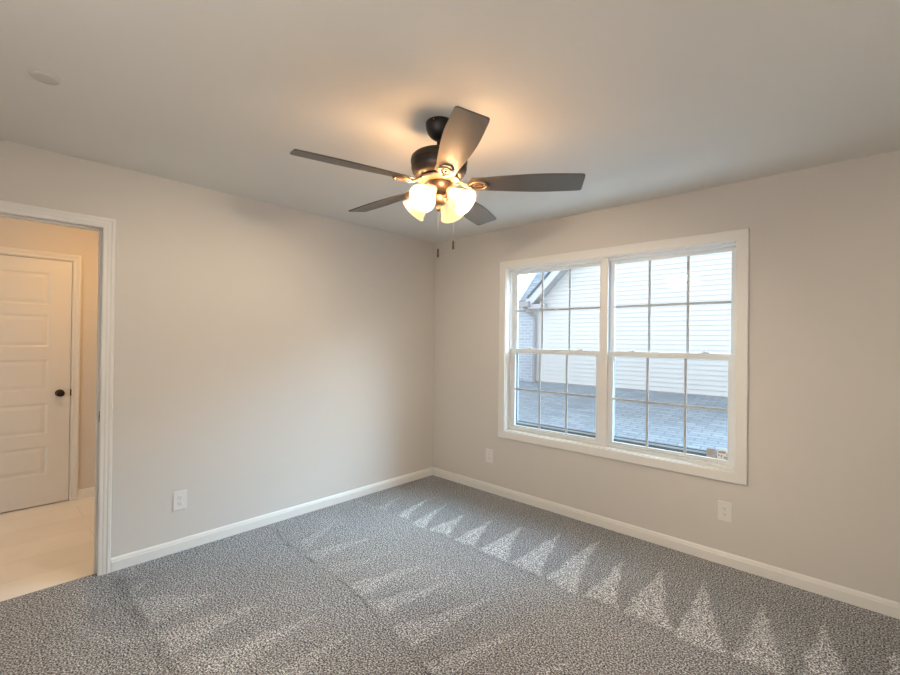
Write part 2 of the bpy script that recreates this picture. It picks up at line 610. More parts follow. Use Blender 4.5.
    return o
struct(carpet(), 'speckled grey carpet with pale vacuum tracks over the bedroom floor', 'floor')

b = MB(); b.box(HX - .1, -0.037, HY0, HY1, -0.06, -0.012)
struct(b.build('floor_hall', MAT['hallfloor']), 'cream vinyl plank floor of the hall beyond the doorway', 'floor')
b = MB(); b.box(-0.115, XR + .1, YR - .1, 0.14, H, H + .1)
struct(b.build('ceiling', MAT['ceil']), 'off-white ceiling over the bedroom', 'ceiling')
b = MB(); b.box(HX - .1, -0.115, HY0, HY1, H, H + .1)
struct(b.build('ceiling_hall', MAT['ceil']), 'hall ceiling beyond the doorway', 'ceiling')

# walls ---------------------------------------------------------------
b = MB()
b.box(-0.115, 0, JR + .018, 0.0, -0.06, H)
b.box(-0.115, 0, JL - .018, JR + .018, JT + .018, H)
b.box(-0.115, 0, YR - .1, JL - .018, -0.06, H)
struct(b.build('wall_left', MAT['wall']), 'beige wall with the open doorway to the hall', 'wall')
b = MB()
b.box(-0.115, WX0, 0, 0.14, -0.06, H)
b.box(WX1, XR + .1, 0, 0.14, -0.06, H)
b.box(WX0, WX1, 0, 0.14, -0.06, WZ0)
b.box(WX0, WX1, 0, 0.14, WZ1, H)
struct(b.build('wall_right', MAT['wall']), 'beige wall around the double window', 'wall')
b = MB(); b.box(-0.115, XR + .1, YR - .1, YR, -0.06, H)
struct(b.build('wall_rear', MAT['wall']), 'beige wall behind the viewpoint facing the window', 'wall')
b = MB(); b.box(XR, XR + .1, YR, 0.0, -0.06, H)
struct(b.build('wall_side', MAT['wall']), 'beige wall facing the doorway wall', 'wall')

# hall walls with opening for the panelled door
HDR, HDL, HDT = -2.733, -3.497, 2.052      # hall door slab right, left, top
b = MB()
b.box(HX - .1, HX, HDR + .02, HY1, -0.06, H)
b.box(HX - .1, HX, HY0, HDL - .02, -0.06, H)
b.box(HX - .1, HX, HDL - .02, HDR + .02, HDT + .02, H)
struct(b.build('wall_hall_far', MAT['hallwall']), 'warmly lit hall wall around the panelled door', 'wall')
b = MB(); b.box(HX, -0.115, HY1, HY1 + .1, -0.06, H)
struct(b.build('wall_hall_end', MAT['hallwall']), 'end wall of the hall hidden right of the doorway', 'wall')
b = MB(); b.box(HX, -0.115, HY0 - .1, HY0, -0.06, H)
struct(b.build('wall_hall_near', MAT['hallwall']), 'end wall of the hall hidden left of the doorway', 'wall')
b = MB(); b.box(HX - .1, HX - .06, HDL - .02, HDR + .02, -0.06, HDT + .02)
struct(b.build('wall_hall_behind', MAT['gap']), 'dark backing behind the closed panelled hall door', 'wall')

# baseboards ----------------------------------------------------------
def base_profile(h=0.083, t=0.014):
    return [(0, 0), (t, 0), (t, h - 0.024), (t - 0.003, h - 0.020), (t - 0.004, h - 0.012), (t - 0.009, h - 0.003), (0, h)]
def baseboard(name, p0, p1, nrm, label, z0=0.0, mat='trim'):
    p0 = Vector((*p0, 0)); p1 = Vector((*p1, 0)); nv = Vector((*nrm, 0))
    bb = MB()
    bb.prism([p0 + nv * a + Vector((0, 0, z + z0)) for a, z in base_profile()], p1 - p0)
    return struct(bb.build(name, MAT[mat]), label, 'baseboard')
baseboard('baseboard_left', (0, -2.722), (0, -0.0), (1, 0), 'white baseboard along the wall between doorway casing and corner', -0.003)
baseboard('baseboard_right', (0.0, 0), (XR, 0), (0, -1), 'white baseboard along the wall below the window', -0.003)
baseboard('baseboard_rear', (0.0, YR), (XR, YR), (0, 1), 'white baseboard along the wall behind the viewpoint', -0.003)
baseboard('baseboard_side', (XR, YR), (XR, 0), (-1, 0), 'white baseboard along the wall facing the doorway', -0.003)
baseboard('baseboard_hall', (HX, -2.671), (HX, HY1), (1, 0), 'white baseboard on the hall wall right of the panelled door', -0.012)

# casing helper: mitred frame of a stepped profile --------------------
def casing_profile(wd):
    # (distance from the inner edge, thickness)
    return [(0, 0), (0, 0.009), (0.006, 0.012), (0.020, 0.012), (0.026, 0.0145), (wd - 0.022, 0.0155), (wd - 0.016, 0.0185), (wd - 0.004, 0.0185), (wd, 0.015), (wd, 0)]
def casing(mb, loop, outs, nrm, wd, closed, prof=None):
    """loop: inner-edge corner points; outs: per point outward mitre vector (unit in each axis)"""
    nrm = Vector(nrm)
    prof = prof or casing_profile(wd)
    rings = []
    for p, o in zip(loop, outs):
        rings.append([mb.bm.verts.new(Vector(p) + Vector(o) * a + nrm * t) for a, t in prof])
    pr = list(zip(rings, rings[1:]))
    if closed:
        pr.append((rings[-1], rings[0]))
    n = len(prof)
    for A, B in pr:
        for i in range(n - 1):
            mb.bm.faces.new((A[i], A[i + 1], B[i + 1], B[i]))
    if not closed:
        mb.bm.faces.new(rings[0]); mb.bm.faces.new(rings[-1][::-1])

# doorway trim --------------------------------------------------------
t1 = empty('trim_1', (0, JR, 0))
struct(t1, 'white casing and jamb of the open doorway to the hall', 'door casing')
b = MB()
casing(b, [(0, DB, -0.003), (0, DB, DT), (0, JL - .005, DT), (0, JL - .005, -0.003)],
       [(0, 1, 0), (0, 1, 1), (0, -1, 1), (0, -1, 0)], (1, 0, 0), 0.061, False)
b.build('casing', MAT['trim'], t1)
b = MB()
casing(b, [(-0.115, DB, -0.012), (-0.115, DB, DT), (-0.115, JL - .005, DT), (-0.115, JL - .005, -0.012)],
       [(0, 1, 0), (0, 1, 1), (0, -1, 1), (0, -1, 0)], (-1, 0, 0), 0.061, False)
b.build('hall_side_casing', MAT['trim'], t1)
b = MB()
b.box(-0.115, 0, JR, JR + .018, -0.012, JT + .018)
b.box(-0.115, 0, JL - .018, JL, -0.012, JT + .018)
b.box(-0.115, 0, JL, JR, JT, JT + .018)
jm = b.build('jamb', MAT['trim'], t1)
b = MB()
b.box(-0.083, -0.048, JR - .011, JR, -0.012, JT, 0.002)
b.box(-0.083, -0.048, JL, JL + .011, -0.012, JT, 0.002)
b.box(-0.083, -0.048, JL, JR, JT - .011, JT, 0.002)
b.build('door_stop', MAT['trim'], t1)
b = MB()
b.box(-0.044, -0.004, JR - .0030, JR + .001, 0.903, 0.967, 0.0008)
b.box(-0.006, 0.0100, JR - .0030, JR + .0005, 0.910, 0.960, 0.0008)
sp_ = b.build('strike_plate', MAT['knob'], t1)
sp_['label'] = 'dark bronze strike plate'
b = MB(); b.box(-0.030, -0.016, JR - .0036, JR, 0.921, 0.949)
so = b.build('latch_hole', MAT['gap'], sp_)

# made-up window frame around the added fill light behind the viewpoint
t4 = empty('trim_4', (2.75, YR, .95))
struct(t4, 'white casing of the made-up window around the rear fill light', 'window casing')
b = MB()
casing(b, [(2.0, YR, .95), (3.5, YR, .95), (3.5, YR, 2.15), (2.0, YR, 2.15)], [(-1, 0, -1), (1, 0, -1), (1, 0, 1), (-1, 0, 1)], (0, 1, 0), 0.066, True)
b.build('casing', MAT['trim'], t4)
b = MB()
b.box(2.0, 3.5, YR, YR + .010, 1.53, 1.57); b.box(2.735, 2.765, YR, YR + .010, .95, 2.15)
b.build('fill_light_bar', MAT['vinyl'], t4)

# hall door -----------------------------------------------------------
t3 = empty('trim_3', (HX, HDR, 0))
struct(t3, 'white casing around the panelled hall door', 'door casing')
b = MB()
casing(b, [(HX, HDR + .008, -0.012), (HX, HDR + .008, HDT + .008), (HX, HDL - .008, HDT + .008), (HX, HDL - .008, -0.012)],
       [(0, 1, 0), (0, 1, 1), (0, -1, 1), (0, -1, 0)], (1, 0, 0), 0.054, False)
b.build('casing', MAT['door'], t3)
b = MB()
b.box(HX - .06, HX, HDR + .003, HDR + .02, -0.012, HDT + .02)
b.box(HX - .06, HX, HDL - .02, HDL - .003, -0.012, HDT + .02)
b.box(HX - .06, HX, HDL - .003, HDR + .003, HDT + .003, HDT + .02)
b.build('jamb', MAT['door'], t3)

d1 = empty('door_1', (HX, HDL, -0.003))
struct(d1, 'closed white five-panel hall door with dark knob', 'door')
def door_slab():
    bb = MB()
    xf = HX - 0.006            # front face
    z0, z1 = -0.002, HDT
    py0, py1 = HDL + 0.118, HDR - 0.140
    pan = [(0.253, 0.488), (0.588, 0.847), (0.957, 1.213), (1.318, 1.587), (1.671, 1.940)]
    # stiles and rails
    def q(y0, y1, a, c):
        bb.poly([(xf, y0, a), (xf, y1, a), (xf, y1, c), (xf, y0, c)])
    q(HDL, py0, z0, z1); q(py1, HDR, z0, z1)
    zs = [z0] + [v for p in pan for v in p] + [z1]
    for i in range(0, len(zs), 2):
        q(py0, py1, zs[i], zs[i + 1])
    for a, c in pan:
        # moulded ring: down, flat, up to a raised field
        steps = [(0, 0), (0.006, -0.002), (0.014, -0.005), (0.020, -0.005), (0.042, -0.0015), (0.046, -0.001)]
        prev = None
        for s, dx in steps:
            ring = [bb.bm.verts.new((xf + dx, y, z)) for y, z in ((py0 + s, a + s), (py1 - s, a + s), (py1 - s, c - s), (py0 + s, c - s))]
            if prev:
                for i in range(4):
                    bb.bm.faces.new((prev[i], prev[(i + 1) % 4], ring[(i + 1) % 4], ring[i]))
            prev = ring
        bb.bm.faces.new(prev)
    # edges and back
    xb = xf - 0.035
    bb.poly([(xb, HDL, z0), (xb, HDR, z0), (xb, HDR, z1), (xb, HDL, z1)])
    bb.poly([(xf, HDR, z0), (xb, HDR, z0), (xb, HDR, z1), (xf, HDR, z1)])
    bb.poly([(xf, HDL, z0), (xb, HDL, z0), (xb, HDL, z1), (xf, HDL, z1)])
    bb.poly([(xf, HDL, z1), (xf, HDR, z1), (xb, HDR, z1), (xb, HDL, z1)])
    bb.poly([(xf, HDL, z0), (xf, HDR, z0), (xb, HDR, z0), (xb, HDL, z0)])
    bmesh.ops.remove_doubles(bb.bm, verts=bb.bm.verts[:], dist=1e-5)
    return bb
door_slab().build('door_panel', MAT['door'], d1)
KY, KZ = HDR - 0.068, 0.925
mx_ = Matrix.Translation((HX - .006, KY, KZ)) @ Matrix.Rotation(R(90), 4, 'Y')
b = MB(); b.lathe([(0.0, 0.009), (0.020, 0.009), (0.029, 0.007), (0.031, 0.004), (0.031, 0.0), (0, 0)], 32, mx_)
b.lathe([(0, 0.008), (0.011, 0.008), (0.0105, 0.030), (0.018, 0.034), (0.026, 0.041), (0.0285, 0.050), (0.026, 0.058), (0.017, 0.063), (0, 0.0645)], 32, mx_)
kb = b.build('door_knob', MAT['knob'], d1, True, 40); kb['label'] = 'dark bronze door knob'
b = MB(); b.box(HX - .0055, HX + .0005, HDR - .001, HDR + .009, KZ - .028, KZ + .028, 0.001)
lt = b.build('latch_plate', MAT['knob'], d1); lt['label'] = 'dark bronze latch plate'

# ------------------------------------------------------------------ windows
t2 = empty('trim_2', (1.818, 0, WZ0))
struct(t2, 'white picture-frame casing and reveal around both windows', 'window casing')
b = MB()
e_ = 0.005
casing(b, [(WX0 + e_, 0, WZ0 + e_), (WX1 - e_, 0, WZ0 + e_), (WX1 - e_, 0, WZ1 - e_), (WX0 + e_, 0, WZ1 - e_)],
       [(-1, 0, -1), (1, 0, -1), (1, 0, 1), (-1, 0, 1)], (0, -1, 0), 0.066, True,
       [(0, 0), (0, .012), (.003, .0145), (.012, .015), (.056, .0165), (.062, .0165), (.066, .013), (.066, 0)])
b.build('casing', MAT['trim'], t2)
b = MB()
JD = 0.052
for x0, x1, z0, z1 in ((WX0, WX0 + .010, WZ0, WZ1), (WX1 - .010, WX1, WZ0, WZ1), (WX0, WX1, WZ0, WZ0 + .010), (WX0, WX1, WZ1 - .010, WZ1)):
    b.box(x0, x1, -0.0005, JD, z0, z1)
b.build('jamb_extension', MAT['trim'], t2)
b = MB()
b.box(1.795, 1.857, 0.040, 0.056, WZ0 + .008, WZ1 - .008, 0.002)
mc = b.build('mullion_cover', MAT['trim'], t2)

def window_unit(name, x0, x1, label):
    """double-hung unit between x0 and x1 (outer frame)"""
    root = empty(name, ((x0 + x1) / 2, 0.05, WZ0 + .01))
    struct(root, label, 'window')
    zb, zt = WZ0 + .010, WZ1 - .010
    fb, fr = 0.018, (0.017 if x0 < 1 else 0.008)                                      # visible frame width
    y0, y1 = JD, 0.135
    m = MB()
    m.box(x0, x0 + fb, y0, y1, zb, zt, .0015); m.box(x1 - fr, x1, y0, y1, zb, zt, .0015)
    m.box(x0, x1, y0, y1, zt - fb, zt, .0015); m.box(x0, x1, y0, y1, zb, zb + .020, .0015)
    # parting beads between the two tracks
    m.box(x0 + fb, x0 + fb + .006, 0.092, 0.096, zb, zt); m.box(x1 - fr - .006, x1 - fr, 0.092, 0.096, zb, zt)
    m.build('window_frame', MAT['vinyl'], root)
    sx0, sx1 = x0 + fb, x1 - fr
    MR = 1.326                                      # meeting-rail centre
    # upper sash (outer track), lower sash (inner track)
    for nm, ya, yb, z0, z1, st, tr_, br_ in (('upper_sash', 0.097, 0.117, MR - .020, zt - fb, 0.044, 0.026, 0.040),
                                             ('lower_sash', 0.060, 0.080, zb + .014, MR + .020, 0.052, 0.040, 0.034)):
        s = MB()
        s.box(sx0, sx0 + st, ya, yb, z0, z1, .003); s.box(sx1 - st, sx1, ya, yb, z0, z1, .003)
        s.box(sx0 + st - .002, sx1 - st + .002, ya, yb, z1 - tr_, z1, .003)
        s.box(sx0 + st - .002, sx1 - st + .002, ya, yb, z0, z0 + br_, .003)
        so_ = s.build(nm, MAT['vinyl'], root)
        gx0, gx1, gz0, gz1 = sx0 + st, sx1 - st, z0 + br_, z1 - tr_
        yc = ya + .006
        g = MB(); g.box(gx0 - .004, gx1 + .004, yc + .004, yc + .008, gz0 - .004, gz1 + .004)
        g.build('pane', MAT['glass'], so_)
        g = MB()
        bw = 0.009
        for k in (1, 2):
            xx = gx0 + (gx1 - gx0) * k / 3
            g.box(xx - bw, xx + bw, yc - .004, yc + .003, gz0 - .003, gz1 + .003, .002)
        zz = (gz0 + gz1) / 2 if nm == 'lower_sash' else (gz0 + gz1) / 2 + 0.005
        g.box(gx0 - .003, gx1 + .003, yc - .0045, yc + .0025, zz - bw, zz + bw, .002)
        g.build('grille', MAT['grille'], so_)
        if nm == 'lower_sash':
            for k in (0.22, 0.78):
                lx = sx0 + (sx1 - sx0) * k
                l = MB()
                l.box(lx - .026, lx + .026, ya + .004, yb + .004, z1 - .001, z1 + .006, .002)
                l.lathe([(0, .014), (.009, .013), (.011, .006), (.011, 0)], 20, Matrix.Translation((lx, ya + .017, z1 + .002)))
                l.box(lx - .004, lx + .030, ya + .004, ya + .014, z1 + .006, z1 + .012, .002)
                l.build('sash_lock', MAT['vinyl'], so_)
            # lift lip
            l = MB(); l.box(sx0 + .10, sx1 - .10, ya - .008, ya + .002, z0 + .012, z0 + .020, .002)
            l.build('lift_rail', MAT['vinyl'], so_)
    # insect screen over the lower half, outside
    q = MB()
    qx0, qx1, qz0, qz1 = sx0 + .022, sx1 - .022, zb + .053, MR - .012
    yq = 0.140
    f = 0.011
    q.box(qx0, qx0 + f, yq, yq + .008, qz0, qz1, .001); q.box(qx1 - f, qx1, yq, yq + .008, qz0, qz1, .001)
    q.box(qx0 + f, qx1 - f, yq, yq + .008, qz0, qz0 + .014, .001); q.box(qx0 + f, qx1 - f, yq, yq + .008, qz1 - f, qz1, .001)
    sc = q.build('insect_screen', MAT['screen_frame'], root)
    q = MB(); q.box(qx0 + .004, qx1 - .004, yq + .0035, yq + .0045, qz0 + .004, qz1 - .004)
    q.build('screen_mesh', MAT['mesh'], sc)
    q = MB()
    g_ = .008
    q.box(qx0 - .015, qx0, yq - .001, yq + .004, qz0, qz1); q.box(qx1, qx1 + .015, yq - .001, yq + .004, qz0, qz1)  # dark strips over the gaps beside the screen frame
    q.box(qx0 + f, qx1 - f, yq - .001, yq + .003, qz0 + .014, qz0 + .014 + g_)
    q.box(qx0 - .015, qx1 + .015, yq, yq + .004, qz0 - .036, qz0)  # dark strip over the gap below the screen frame
    sl = q.build('spline_and_gap_strips', MAT['spline'], sc); sl['label'] = 'dark screen spline and gap strips'
    return root
window_unit('window_1', WX0, 1.827, 'white double-hung window beside the room corner, gable roof seen through it')
window_unit('window_2', 1.826, WX1, 'white double-hung window farther from the room corner, plain siding seen through it')
# outer sill
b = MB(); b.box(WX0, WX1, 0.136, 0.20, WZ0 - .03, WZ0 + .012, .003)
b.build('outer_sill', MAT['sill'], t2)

# two stickers in the corner of the lower pane of the second window
def sticker(name, x0, x1, z0, z1, mat, bars, label):
    m = MB()
    yy = 0.0692
    m.box(x0, x1, yy - .0004, yy + .0003, z0, z1)
    root = m.build(name, MAT[mat])
    tag(root, label, 'sticker')
    if bars:
        k = MB()
        for (a0, a1, c0, c1) in bars:
            k.box(x0 + (x1 - x0) * a0, x0 + (x1 - x0) * a1, yy - .0009, yy - .0004, z0 + (z1 - z0) * c0, z0 + (z1 - z0) * c1)
        k.build('printing', MAT['label_ink'] if mat == 'label_white' else MAT['gutter'], root)
    return root
sticker('window_sticker', 2.535, 2.592, 0.655, 0.712, 'label_grey', [(.1, .9, .80, .88), (.1, .7, .62, .70), (.1, .9, .44, .52), (.1, .6, .26, .34)],
        'small grey sticker in the bottom corner of the window glass')
sticker('window_sticker', 2.597, 2.652, 0.655, 0.716, 'label_white', [(.15, .9, .60, .82), (.1, .3, .30, .45), (.4, .55, .18, .45), (.72, .95, .10, .30)],
        'small white sticker with dark printing in the bottom corner of the window glass')

# ------------------------------------------------------------------ outlets
def outlet(P, nrm, label):
    nv = Vector(nrm)
    root = empty('electrical_outlet', P)
    tag(root, label, 'outlet', 'wall outlets')
    rz = math.atan2(nv.y, nv.x) + R(90)             # plate is modelled facing -y
    def add(mb, name, mat, parent, **k):
        o = mb.build(name, MAT[mat], None, **k)
        o.parent = parent
        return o
    m = MB()
    m.box(-.0395, .0395, -.0065, 0, -.062, .062, .0025)
    add(m, 'cover_plate', 'plastic', root)
    for zc in (.0195, -.0195):
        m = MB()
        m.lathe([(0, .0015), (.0155, .0015), (.0168, .0005), (.0168, 0), (0, 0)], 28, Matrix.Translation((0, -.0065, zc)) @ Matrix.Rotation(R(90), 4, 'X'))
        rc = add(m, 'receptacle', 'plastic', root)
        m = MB()
        m.box(-.0078, -.0056, -.0084, -.0078, zc - .001, zc + .0075)
        m.box(.0056, .0078, -.0084, -.0078, zc - .0005, zc + .0070)
        m.lathe([(0, .0004), (.0024, .0004), (.0024, 0), (0, 0)], 12, Matrix.Translation((0, -.0079, zc - .0075)) @ Matrix.Rotation(R(90), 4, 'X'))
        add(m, 'slots', 'slot', rc)
    m = MB()
    m.lathe([(0, .001), (.0028, .001), (.0032, 0), (0, 0)], 14, Matrix.Translation((0, -.0065, 0)) @ Matrix.Rotation(R(90), 4, 'X'))
    add(m, 'screw', 'chain', root)
    root.rotation_euler = (0, 0, rz)
    return root
outlet((0, -2.358, 0.335), (1, 0, 0), 'white wall outlet between the doorway and the corner')
outlet((2.658, 0, 0.340), (0, -1, 0), 'white wall outlet under the far end of the double window, away from the corner')
outlet((0.752, 0, 0.338), (0, -1, 0), 'white wall outlet nearest the room corner, on the window wall')

# round blank plate on the ceiling
b = MB(); b.lathe([(0, 0), (.030, .0005), (.042, .002), (.046, .006), (.047, .009), (0, .009)], 40, Matrix.Translation((0.926, -3.116, H - .009)))
tag(b.build('ceiling_cover_plate', MAT['plate'], None, True, 40), 'faint round blank cover plate flush on the ceiling above the doorway', 'cover plate')

# ------------------------------------------------------------------ ceiling fan
FX, FY = 1.838, -1.811
FK = 1.0235
def S(prof):
    return [(r * FK, 1.4167 + (z - 1.4167) * FK) for r, z in prof]
def zs(z):
    return 1.4167 + (z - 1.4167) * FK
fan = empty('ceiling_fan', (FX, FY, H))
tag(fan, 'dark bronze five-blade ceiling fan with four lit glass shades', 'ceiling fan')
T0 = Matrix.Translation((FX, FY, 0))
b = MB(); b.lathe([(0, H), (.062, H), (.065, H - .004), (.0655, H - .016), (.063, H - .034), (.055, H - .054), (.042, H - .070), (.028, H - .080), (.020, H - .085), (0, H - .085)], 44, T0)
cn = b.build('canopy', MAT['canopy'], fan, True, 35)
for a in (200, 290):
    a = R(a); p = Vector((FX + .0652 * math.cos(a), FY + .0652 * math.sin(a), H - .012))
    b = MB(); b.sphere(p, .004, seg=12)
    b.build('canopy_screw', MAT['iron'], cn, True)
b = MB(); b.lathe([(0, H - .08), (.0125, H - .08), (.0125, 2.28), (0, 2.28)], 24, T0)
b.lathe(S([(0, 2.295), (.020, 2.295), (.026, 2.285), (.027, 2.262), (0, 2.262)]), 24, T0)
b.build('downrod', MAT['canopy'], fan, True, 35)
b = MB(); b.lathe(S([(0, 2.272), (.050, 2.272), (.095, 2.268), (.118, 2.262), (.128, 2.252), (.1305, 2.240), (.1305, 2.228), (.1275, 2.224), (.1275, 2.200), (.1225, 2.186), (.116, 2.176), (.112, 2.170), (.098, 2.160), (.080, 2.154), (0, 2.154)]), 56, T0)
mh = b.build('motor_housing', MAT['bronze'], fan, True, 30)
b = MB(); b.lathe(S([(0, 2.156), (.092, 2.156), (.098, 2.150), (.096, 2.142), (.085, 2.137), (0, 2.137)]), 48, T0)
b.build('flywheel', MAT['iron'], fan, True, 35)
# switch housing and light-kit fitter
b = MB(); b.lathe(S([(0, 2.138), (.058, 2.138), (.066, 2.131), (.068, 2.122), (.064, 2.108), (.056, 2.094), (.046, 2.084), (.034, 2.078), (0, 2.078)]), 44, T0)
b.build('switch_housing', MAT['bronze'], fan, True, 35)
b = MB(); b.lathe(S([(0, 2.080), (.028, 2.080), (.034, 2.072), (.034, 2.050), (.028, 2.040), (.016, 2.034), (.012, 2.024), (.013, 2.018), (.008, 2.010), (0, 2.008)]), 32, T0)
ft = b.build('light_fitter', MAT['iron'], fan, True, 40)

# blades: local x is along the blade, z up; the rotor hangs a touch out of level
ROT = Matrix.Translation((FX, FY, zs(2.13))) @ Matrix.Rotation(-0.021, 4, 'X')
def blade_outline():
    L0, L1 = 0.160, 0.661
    top = []
    N = 26
    def half(u):          # half width along the blade
        u = max(0.0, (u - 0.09) / 0.91)
        return 0.047 + 0.0215 * math.sin(min(1, u / 0.72) * math.pi / 2) - 0.0075 * max(0, (u - 0.55) / 0.45) ** 1.5
    pts = []
    for i in range(N + 1):
        u = i / N
        pts.append((L0 + (L1 - L0) * u, half(u)))
    rr = 0.012
    x1, h1 = pts[-1]
    up_ = [p for p in pts if p[0] < x1 - rr]
    if True:
        for k in range(6):
            a = R(90 * k / 5)
            up_.append((x1 - rr + rr * math.sin(a), h1 - rr + rr * math.cos(a)))
    # rounded root
    root_ = []
    for k in range(1, 7):
        a = R(90 * k / 7)
        root_.append((L0 - 0.020 * math.sin(R(90) - a) , 0.047 * math.sin(a)))
    lower = [(x, -y) for x, y in reversed(up_)]
    rt_up = [(L0 - 0.022 * math.cos(a), 0.047 * math.sin(a)) for a in [R(d) for d in (15, 35, 55, 75)]]
    outline = rt_up + up_ + lower + [(x, -y) for x, y in reversed(rt_up)]
    return outline
def blade_mesh():
    m = MB()
    o = blade_outline()
    m.prism([(x, y, -0.003) for x, y in o], (0, 0, 0.006))
    bmesh.ops.recalc_face_normals(m.bm, faces=m.bm.faces[:])
    return m
def iron_mesh():
    m = MB()
    # arm out of the flywheel, forking into an open oval loop screwed under the blade
    m.tube([(0.078, 0, 0.014), (0.10, 0, 0.010), (0.118, 0, -0.002), (0.136, 0, -0.010), (0.148, 0, -0.011)], [.013, .012, .011, .012, .013], 12, flat=0.55)
    lp = []
    for k in range(28):
        a = 2 * math.pi * k / 28
        lp.append((0.186 + 0.040 * math.cos(a), 0.028 * math.sin(a) * (1.0 + 0.12 * math.cos(a)), -0.0095))
    m.tube(lp, 0.0066, 10, closed=True, flat=0.75)
    lp = [(0.184 + 0.020 * math.cos(2 * math.pi * k / 20), 0.009 * math.sin(2 * math.pi * k / 20), -0.0075) for k in range(20)]
    m.tube(lp, 0.0030, 8, closed=True)
    for x, y in ((0.152, 0.0), (0.216, 0.015), (0.216, -0.015)):
        m.sphere((x, y, -0.017), 0.0055, sz=.6, seg=12)
    return m
PITCHM = Matrix.Rotation(R(-13), 4, 'X')
bl0 = ir0 = None
for k in range(5):
    ang = R(36.1 + 72 * k)
    mw = ROT @ Matrix.Rotation(ang, 4, 'Z')
    if bl0 is None:
        bl0 = blade_mesh().build('blade', MAT['blade'])
        ir0 = iron_mesh().build('blade_iron', MAT['iron'], None, True)
        bl, ir = bl0, ir0
        bl.parent = fan; ir.parent = bl
    else:
        bl = bl0.copy(); ir = ir0.copy()
        COL.objects.link(bl); COL.objects.link(ir)
        bl.parent = fan; ir.parent = bl
    bl.matrix_parent_inverse = Matrix.Identity(4)
    bl.matrix_local = Matrix.Translation(-Vector(fan.location)) @ mw @ PITCHM
    ir.matrix_local = Matrix.Identity(4)

# lamp arms, shades, bulbs
SH = MB()
TILT = R(52)
LAMP_UP = 4.4
prof_out = [(.021, 0), (.024, .006), (.027, .018), (.034, .036), (.044, .058), (.052, .078), (.057, .094), (.062, .104), (.065, .108)]
prof_in = [(r - .003, z) for r, z in reversed(prof_out)]
prof_in[0] = (.0635, .1085)
SH.lathe(prof_out + prof_in, 40, None, close=True)
sh0 = SH.build('lamp_shade', MAT['shade'], None, True, 50)
BU = MB()
BU.lathe([(0, .010), (.010, .010), (.011, .020), (.015, .030), (.0200, .040), (.0215, .049), (.019, .058), (.012, .065), (0, .068)], 28)
bu0 = BU.build('bulb', MAT['bulb'], None, True)
AR = MB()
AR.tube([(-.034, 0, 0), (-.02, 0, -.004), (-.006, 0, -.002)], .0085, 10)
ar0 = None
for k in range(4):
    az = R(315 - 31 + 90 * k)
    ch = Matrix.Translation((FX, FY, zs(2.092))) @ Matrix.Rotation(az, 4, 'Z')
    neck = ch @ Matrix.Translation((0.058, 0, 0)) @ Matrix.Rotation(R(180) - TILT, 4, 'Y')
    if k == 0:
        s, u = sh0, bu0
    else:
        s, u = sh0.copy(), bu0.copy()
        COL.objects.link(s); COL.objects.link(u)
    s.parent = fan
    s.matrix_local = Matrix.Translation(-Vector(fan.location)) @ neck
    u.parent = s
    u.matrix_local = Matrix.Identity(4)
    # light escaping upward past the shade holder
    pl = bpy.data.lights.new('lamp_glow', 'POINT')
    pl.energy = LAMP_UP
    pl.color = (1.0, 0.58, 0.27)
    pl.shadow_soft_size = 0.03
    po = bpy.data.objects.new('lamp_glow', pl)
    COL.objects.link(po)
    po.parent = fan
    po.location = (ch @ Matrix.Rotation(R(45), 4, 'Z') @ Vector((0.125, 0, 0.008))) - Vector(fan.location)
    # arm and socket cup
    a = MB()
    pts = [Vector((.020, 0, -.030)), Vector((.034, 0, -.022)), Vector((.046, 0, -.010)), Vector((.056, 0, 0.002))]
    a.tube([ch @ p for p in pts], [.010, .009, .009, .010], 12)
    a.lathe([(0, -.014), (.014, -.014), (.022, -.006), (.0255, .004), (.026, .012), (.0235, .012), (0, .010)], 28, neck)
    a.build('lamp_arm', MAT['iron'], fan, True, 40)

# pull chains
def pull_chain(x, y, z0, z1):
    m = MB()
    n = int((z0 - z1 - .04) / 0.0075)
    m.tube([(x, y, z0), (x, y, z1 + .04)], 0.0004, 5)
    for i in range(n):
        m.sphere((x, y, z0 - .003 - i * .0075), .0009, seg=8)
    c = m.build('pull_chain', MAT['chain'], fan, True)
    m = MB()
    m.lathe([(0, z1 + .042), (.003, z1 + .042), (.0048, z1 + .036), (.0044, z1 + .022), (.0056, z1 + .010), (.0050, z1 + .002), (0, z1)], 16, Matrix.Translation((x, y, 0)))
    f = m.build('chain_fob', MAT['fob'], c, True, 50)
    f['label'] = 'dark wooden fob'
r_img = Vector((math.sin(YAW), -math.cos(YAW), 0))
pA = Vector((FX, FY, 0)) + r_img * 0.0
pB = Vector((FX, FY, 0)) + r_img * 0.0705 - Vector((fw.x, fw.y, 0)) * 0.0
pull_chain(pA.x - .001, pA.y, zs(2.010), zs(1.795))
pull_chain(pB.x, pB.y, zs(2.085), zs(1.832))

# ------------------------------------------------------------------ hall lamp (fixture on the hall ceiling, above the view)
hl = empty('hall_ceiling_light', (-0.80, -2.60, H))
tag(hl, 'round flush ceiling light in the hall beyond the doorway', 'ceiling light')
b = MB(); b.lathe([(0, H), (.15, H), (.15, H - .02), (.14, H - .025), (0, H - .025)], 32, Matrix.Translation((-0.80, -2.60, 0)))
b.build('base', MAT['iron'], hl, True, 30)
b = MB(); b.lathe([(.138, H - .025), (.132, H - .05), (.10, H - .075), (.05, H - .09), (0, H - .094)], 32, Matrix.Translation((-0.80, -2.60, 0)))
md = bpy.data.materials.new('lit_hall_glass'); md.use_nodes = True
pb = md.node_tree.nodes['Principled BSDF']
pb.inputs['Emission Color'].default_value = (1.0, 0.55, 0.18, 1)
pb.inputs['Emission Strength'].default_value = 60.0
b.build('diffuser', md, hl, True)

